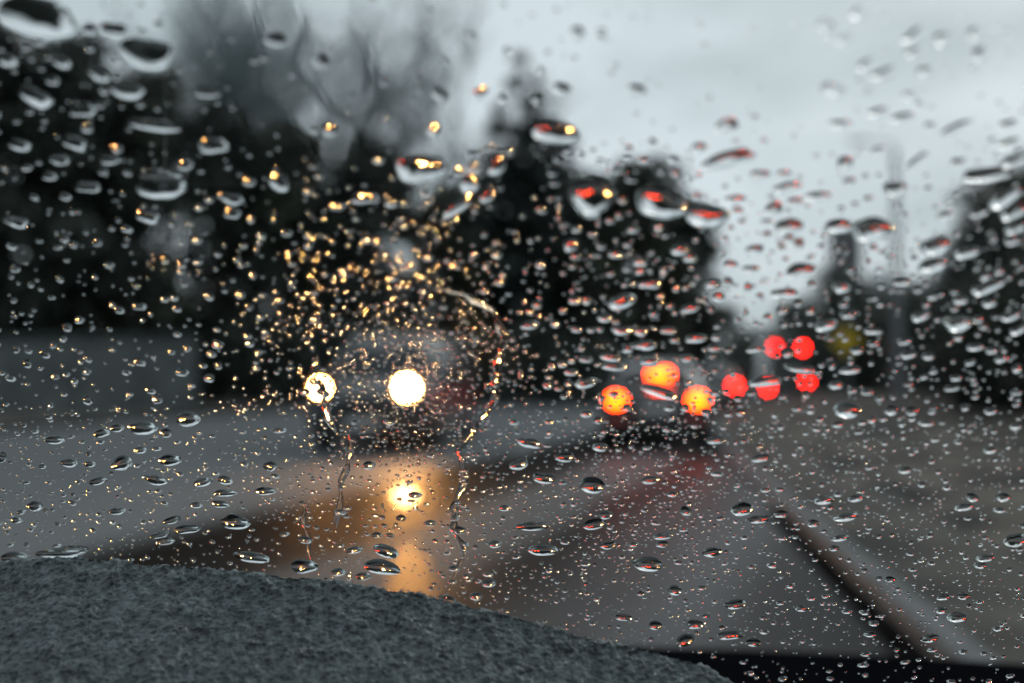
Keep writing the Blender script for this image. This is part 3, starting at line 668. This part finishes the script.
LM = [(320, 388, "the oncoming van's left headlight"), (407, 388, "the oncoming van's right headlight"), (404, 500, 'the bright glare on the wet road'), (405, 570, 'the orange streak on the road'),
      (616, 400, "the nearest car's left brake light"), (698, 400, "the nearest car's right brake light"), (660, 374, "the nearest car's middle brake light"), (735, 386, "the grey car's tail light"),
      (807, 381, "the van's low right light"), (775, 347, "the van's high left light"), (848, 343, 'the yellow road sign'), (846, 250, 'the grey board of the road sign'), (897, 170, 'the lamp post'),
      (520, 80, 'the tip of the tall conifer'), (715, 330, 'the foot of the gap of sky'), (0, 0, 'the top left corner'), (300, 60, 'the misty bare trees'), (1023, 0, 'the top right corner'), (700, 60, 'the middle of the open sky'),
      (0, 340, 'the left end of the grey wall'), (196, 345, 'the right end of the grey wall'), (1023, 390, 'the far pavement at the right edge'), (760, 500, 'the far end of the kerb'), (950, 640, 'the near end of the kerb'),
      (60, 555, 'the left part of the dashboard edge'), (250, 570, 'the dashboard edge below the headlight'), (560, 628, 'the right slope of the dashboard edge'), (740, 683, 'the right end of the dashboard'), (120, 170, 'the dark trees at the left'), (0, 480, 'the left edge of the wet road'), (640, 178, 'the trees over the brake lights'), (1023, 200, 'the big tree at the right edge')]
SECT = ['right of', 'upper right of', 'above', 'upper left of', 'left of', 'lower left of', 'below', 'lower right of']
NTH = ['nearest', 'second nearest', 'third nearest', 'fourth nearest', 'fifth nearest', 'sixth nearest', 'seventh nearest', 'eighth nearest', 'ninth nearest', 'tenth nearest', 'eleventh nearest', 'twelfth nearest', 'thirteenth nearest', 'fourteenth nearest', 'fifteenth nearest']

rng = random.Random(11)
allD = list(DROPS)
grid_taken = [(d[0], d[1], d[2]*.5, d[3]*.5+1) for d in allD]
def clear_of(x, y, w, h, lst):
    for (a, b, c, d) in lst:
        if abs(x-a) < c*.9+w*.5 and abs(y-b) < d*.9+h*.5: return False
    return True
def dens(x, y):
    """(chance, smallest, largest width) of the small drops at a spot of the glass"""
    if y < 140 and x > 420: return .10, 4, 12
    if y < 200 and x > 700: return .30, 4, 12
    if y < 160 and 170 < x < 430: return .15, 3, 11
    if y < 230 and x < 540: return .32, 3, 13
    if y < 320 and x < 560: return .45, 2.5, 11
    if y < 230: return .6, 3, 13
    if x > 760 and y < 395: return 1.0, 3, 12
    if x > 540 and y < 430: return 1.0, 2.5, 11
    if y < 400 and x < 270: return .55, 3, 12
    if 250 < x < 540 and y < 480: return .7, 2.5, 6.5
    if y < 480: return 1.0, 2, 7
    return 1.0, 1.5, 7
need = 300-len(allD); tries = 0
while need > 0 and tries < 20000:
    tries += 1; x = rng.uniform(0, 1024); y = rng.uniform(20, 650); c, a, b = dens(x, y)
    if rng.random() > c: continue
    w = b*rng.uniform(1.05, 1.4); h = w*rng.uniform(.4, .6)
    if y > 548+max(0, x-150)*.13 and x < 740: continue
    if not clear_of(x, y, w, h, grid_taken): continue
    allD.append((x, y, w, h, (x-640)*.03*rng.uniform(.2, 1.6))); grid_taken.append((x, y, w/2, h/2)); need -= 1
# who is nearest to what
ass = {}
for i, (x, y, w, h, a) in enumerate(allD):
    k = min(range(len(LM)), key=lambda k: (LM[k][0]-x)**2+(LM[k][1]-y)**2)
    s = int(((math.degrees(math.atan2(-(y-LM[k][1]), x-LM[k][0]))+22.5) % 360)//45)
    ass.setdefault((k, s), []).append((math.hypot(LM[k][0]-x, LM[k][1]-y), i))
lab = {}
for (k, s), lst in ass.items():
    lst.sort()
    for r, (_, i) in enumerate(lst):
        x, y, w, h, a = allD[i]
        sz = 'big' if w >= 38 else 'large' if w >= 26 else 'medium' if w >= 16 else 'small'
        if w >= 26 and w*.27 > h: sz += ' long'
        if len(lst) == 1: lab[i] = f'{sz} raindrop, the only one {SECT[s]} {LM[k][2]}'
        else: lab[i] = f'{sz} raindrop, {NTH[min(r, 14)]} {SECT[s]} {LM[k][2]}'
def pane_world(V): 
    V = np.array(V); return np.outer(np.ones(len(V)), np.array(PO))+np.outer(V[:, 0], PR)+np.outer(V[:, 1], PU)+np.outer(V[:, 2], PN)
for i, (x, y, w, h, a) in enumerate(allD):
    V, Fc, (u0, v0) = drop_mesh(x, y, w, h, R(a), faint(x, y), rng)
    Wd = pane_world(V); o = pane_pt(u0, v0)
    ob = mesh_obj('raindrop', Wd-np.array(o), Fc, M_WATER if y > 420 else M_WATER_R)
    ob.data.polygons.foreach_set('use_smooth', [True]*(len(Fc)-1)+[False])
    ob.location = o
    tag(ob, lab[i], 'raindrop', 'raindrops on the windscreen')

# countless small drops: one object
SV, SF, SM, SS = [], [], [], []
def add_small(x, y, w, h, a, ca):
    V, Fc, _ = drop_mesh(x, y, w, h, a, ca, rng, lobes=w > 4)
    k = len(SV); SV.extend(V); SF.extend([tuple(i+k for i in q) for q in Fc]); SM.extend([0 if y > 420 else 1]*len(Fc)); SS.extend([True]*(len(Fc)-1)+[False])
from collections import defaultdict
cells = defaultdict(list)
for (a, b, c, d) in grid_taken:
    for gx in range(int((a-c-10)//20), int((a+c+10)//20)+1):
        for gy in range(int((b-d-10)//20), int((b+d+10)//20)+1): cells[(gx, gy)].append((a, b, c, d))
def try_small(x, y, w, h, a, ca):
    key = (int(x//20), int(y//20))
    if not clear_of(x, y, w, h, cells[key]): return False
    for gx in (-1, 0, 1):
        for gy in (-1, 0, 1): cells[(key[0]+gx, key[1]+gy)].append((x, y, w*.45, h*.45))
    add_small(x, y, w, h, a, ca); return True
cnt = 0
for _ in range(9500):
    x = rng.uniform(-25, 1050); y = rng.uniform(-20, 684); c, a, b = dens(x, y)
    if rng.random() > c: continue
    if y > 645 and rng.random() < .5: continue
    if x < 740 and y > 575+max(0, x-150)*.15: continue
    t_ = rng.random()**2.2; w = a+(b-a)*t_; h = w*rng.uniform(.45, .85)
    if y > 430: h = w*rng.uniform(.4, .75)
    cnt += try_small(x, y, w, h, R((x-640)*.03*rng.uniform(.2, 1.6)), R(rng.uniform(45, 75)) if not (y < 200 and x > 430) else R(rng.uniform(25, 45)))
for _ in range(620):       # middling flat drops low on the glass
    x = rng.uniform(-10, 1034); y = 684-262*rng.random()
    if x < 740 and y > 568+max(0, x-150)*.14: continue
    w = rng.uniform(6, 14)*rng.uniform(.7, 1); cnt += try_small(x, y, w, w*rng.uniform(.32, .5), R(rng.uniform(-8, 10)), R(rng.uniform(50, 64)))
for _ in range(500):
    x = rng.gauss(407, 32); y = rng.gauss(392, 36); w = rng.uniform(1.8, 4.0); cnt += try_small(x, y, w, w*rng.uniform(.6, .9), 0, R(rng.uniform(35, 55)))
for _ in range(1200):      # the dense sprinkle round the headlights
    x = rng.gauss(395, 75); y = rng.gauss(360, 75)
    if y > 560 or y < 180: continue
    w = rng.uniform(2.2, 5.5); cnt += try_small(x, y, w, w*rng.uniform(.6, .9), 0, R(rng.uniform(30, 50)))
for _ in range(900):       # under the brake lights
    x = rng.gauss(640, 90); y = rng.gauss(480, 70)
    if y > 640 or y < 300: continue
    w = rng.uniform(1.8, 5); cnt += try_small(x, y, w, w*rng.uniform(.5, .8), 0, R(rng.uniform(35, 55)))
for _ in range(2600):      # finest spray low on the glass
    x = rng.uniform(-10, 1034); y = 684-264*rng.random()**.8
    if math.sin(x*.023+2*math.sin(y*.03))+math.sin(y*.05+x*.01) < rng.uniform(-1.6, 1.2)-(.6 if x > 240 else 0): continue
    if y > 645 and rng.random() < .75: continue
    if x < 740 and y > 575+max(0, x-150)*.15: continue
    w = rng.uniform(1.2, 3.4); cnt += try_small(x, y, w, w*rng.uniform(.5, .85), 0, R(rng.uniform(45, 75)))
for _ in range(5200):      # the rest of the pane, beyond what the photograph takes in
    x = rng.uniform(-330, 1500); y = rng.uniform(-330, 700)
    if -20 < x < 1044 and -15 < y < 700: continue
    u, v_ = pane_uv(x, y)
    if not (UL+.14 < u < UR-.14 and VB < v_ < VT-.01): continue
    w = rng.uniform(2, 16)*rng.uniform(.4, 1); cnt += try_small(x, y, w, w*rng.uniform(.45, .8), R((x-640)*.02), R(rng.uniform(35, 65)))
print('small drops', cnt)
o = pane_pt(0, 0)
sm = mesh_obj('fine_raindrops', pane_world(SV)-np.array(o), SF, M_WATER); sm.data.materials.append(M_WATER_R); sm.location = o
sm.data.polygons.foreach_set('material_index', SM); sm.data.polygons.foreach_set('use_smooth', SS)
tag(sm, 'countless fine raindrops sprinkled over the whole windscreen', 'raindrops', None, 'stuff')

# trickles
def trickle(pts, w, label, seed):
    rs = random.Random(seed); P = []
    for i in range(len(pts)-1):
        (x0, y0), (x1, y1) = pts[i], pts[i+1]; n = max(2, int(math.hypot(x1-x0, y1-y0)/2.5))
        for k in range(n): t = k/n; P.append((x0+(x1-x0)*t, y0+(y1-y0)*t))
    P.append(pts[-1]); V = []; Fc = []; n = 9; u_0, v_0 = pane_uv(*P[0]); ph = rs.uniform(0, 6)
    px_m = .0005
    for i, (x, y) in enumerate(P):
        t = i/(len(P)-1); ww = w*px_m*(.35+.65*abs(math.sin(i*.31+ph+1.3*math.sin(i*.11))))*min(1, 6*t+.1, 6*(1-t)+.1)
        x += 2.2*math.sin(i*.21+ph)+1.2*math.sin(i*.53); u, v = pane_uv(x, y)
        for k in range(n):
            a = math.pi*k/(n-1); V.append((u-ww/2*math.cos(a), v, ww*.30*math.sin(a)-.0001))
    m = len(P)
    for i in range(m-1):
        for k in range(n-1): a = i*n+k; Fc.append((a, a+1, a+n+1, a+n))
    nb = len(V)
    for i in range(m): V.append(V[i*n]); V.append(V[i*n+n-1])
    for i in range(m-1): Fc.append((nb+2*i, nb+2*i+2, nb+2*i+3, nb+2*i+1))
    Fc.append(tuple(range(n-1, -1, -1))); Fc.append(tuple((m-1)*n+k for k in range(n)))
    o = pane_pt(u_0, v_0); ob = mesh_obj('water_trickle', pane_world(V)-np.array(o), Fc, M_WATER, None, True); ob.location = o
    tag(ob, label, 'water trickle', 'water trickles running down the glass')
trickle([(430, 288), (470, 296), (492, 310), (502, 335), (500, 362), (492, 400), (478, 425), (460, 452), (462, 480), (456, 510), (455, 530), (463, 555), (455, 575), (448, 598)], 9, 'long wavy water trickle winding down right of the headlights to the dashboard', 1)
trickle([(318, 352), (312, 372), (326, 398), (330, 420), (340, 436)], 8, 'short water trickle running over the left headlight', 2)
trickle([(300, 500), (304, 520), (310, 540), (312, 562)], 6, 'thin water trickle left of the orange streak, above the dashboard', 3)
trickle([(345, 432), (352, 455), (344, 480), (338, 500), (335, 530)], 8, 'thin water trickle between the left headlight and the dashboard', 4)
trickle([(475, 160), (472, 185), (460, 205), (440, 222)], 16, 'broad water trickle left of the tall conifer', 5)

# water films: thin uneven sheets of water
def film(px0, py0, px1, py1, amp, sx, sy, seed, label, nx=200, ny=150):
    rs = np.random.RandomState(seed); V = []; Fc = []
    ph = rs.uniform(0, 6.28, (14,)); kx = rs.uniform(.3, 1, 14)*sx; ky = rs.uniform(-1, 1, 14)*sy
    for j in range(ny+1):
        for i in range(nx+1):
            a, b = i/nx, j/ny; u, v = pane_uv(px0+(px1-px0)*a, py0+(py1-py0)*b)
            e = min(1, 3*a, 3*(1-a))*min(1, 3*b, 3*(1-b)); e = e*e*(3-2*e)
            s = sum(math.sin(u*kx[q]+v*ky[q]+ph[q])/(.6+kx[q]/sx) for q in range(14))/8
            V.append((u, v, .00002+e*amp*(1+s)))
    for j in range(ny):
        for i in range(nx): a = j*(nx+1)+i; Fc.append((a, a+nx+1, a+nx+2, a+1))
    c = [0, nx, (ny+1)*(nx+1)-1, ny*(nx+1)]; nb = len(V)
    bd = list(range(nx+1))+[j*(nx+1)+nx for j in range(1, ny+1)]+[ny*(nx+1)+i for i in range(nx-1, -1, -1)]+[j*(nx+1) for j in range(ny-1, 0, -1)]
    for b in bd: V.append((V[b][0], V[b][1], -.00003))
    n3 = len(V)
    for b in bd: V.append(V[b])
    for i in range(len(bd)): k = (i+1) % len(bd); Fc.append((n3+i, n3+k, nb+k, nb+i))
    Fc.append(tuple(nb+i for i in range(len(bd))))
    o = pane_pt(*V[0][:2]); ob = mesh_obj('water_film', pane_world(V)-np.array(o), Fc, M_WATER, None, False); ob.location = o
    sm_ = [True]*(nx*ny)+[False]*(len(Fc)-nx*ny); ob.data.polygons.foreach_set('use_smooth', sm_)
    tag(ob, label, 'water film', None, 'stuff')

film(165, -40, 440, 185, .00017, 520, 210, 3, 'uneven sheet of water smearing the tall bare trees at the top left')
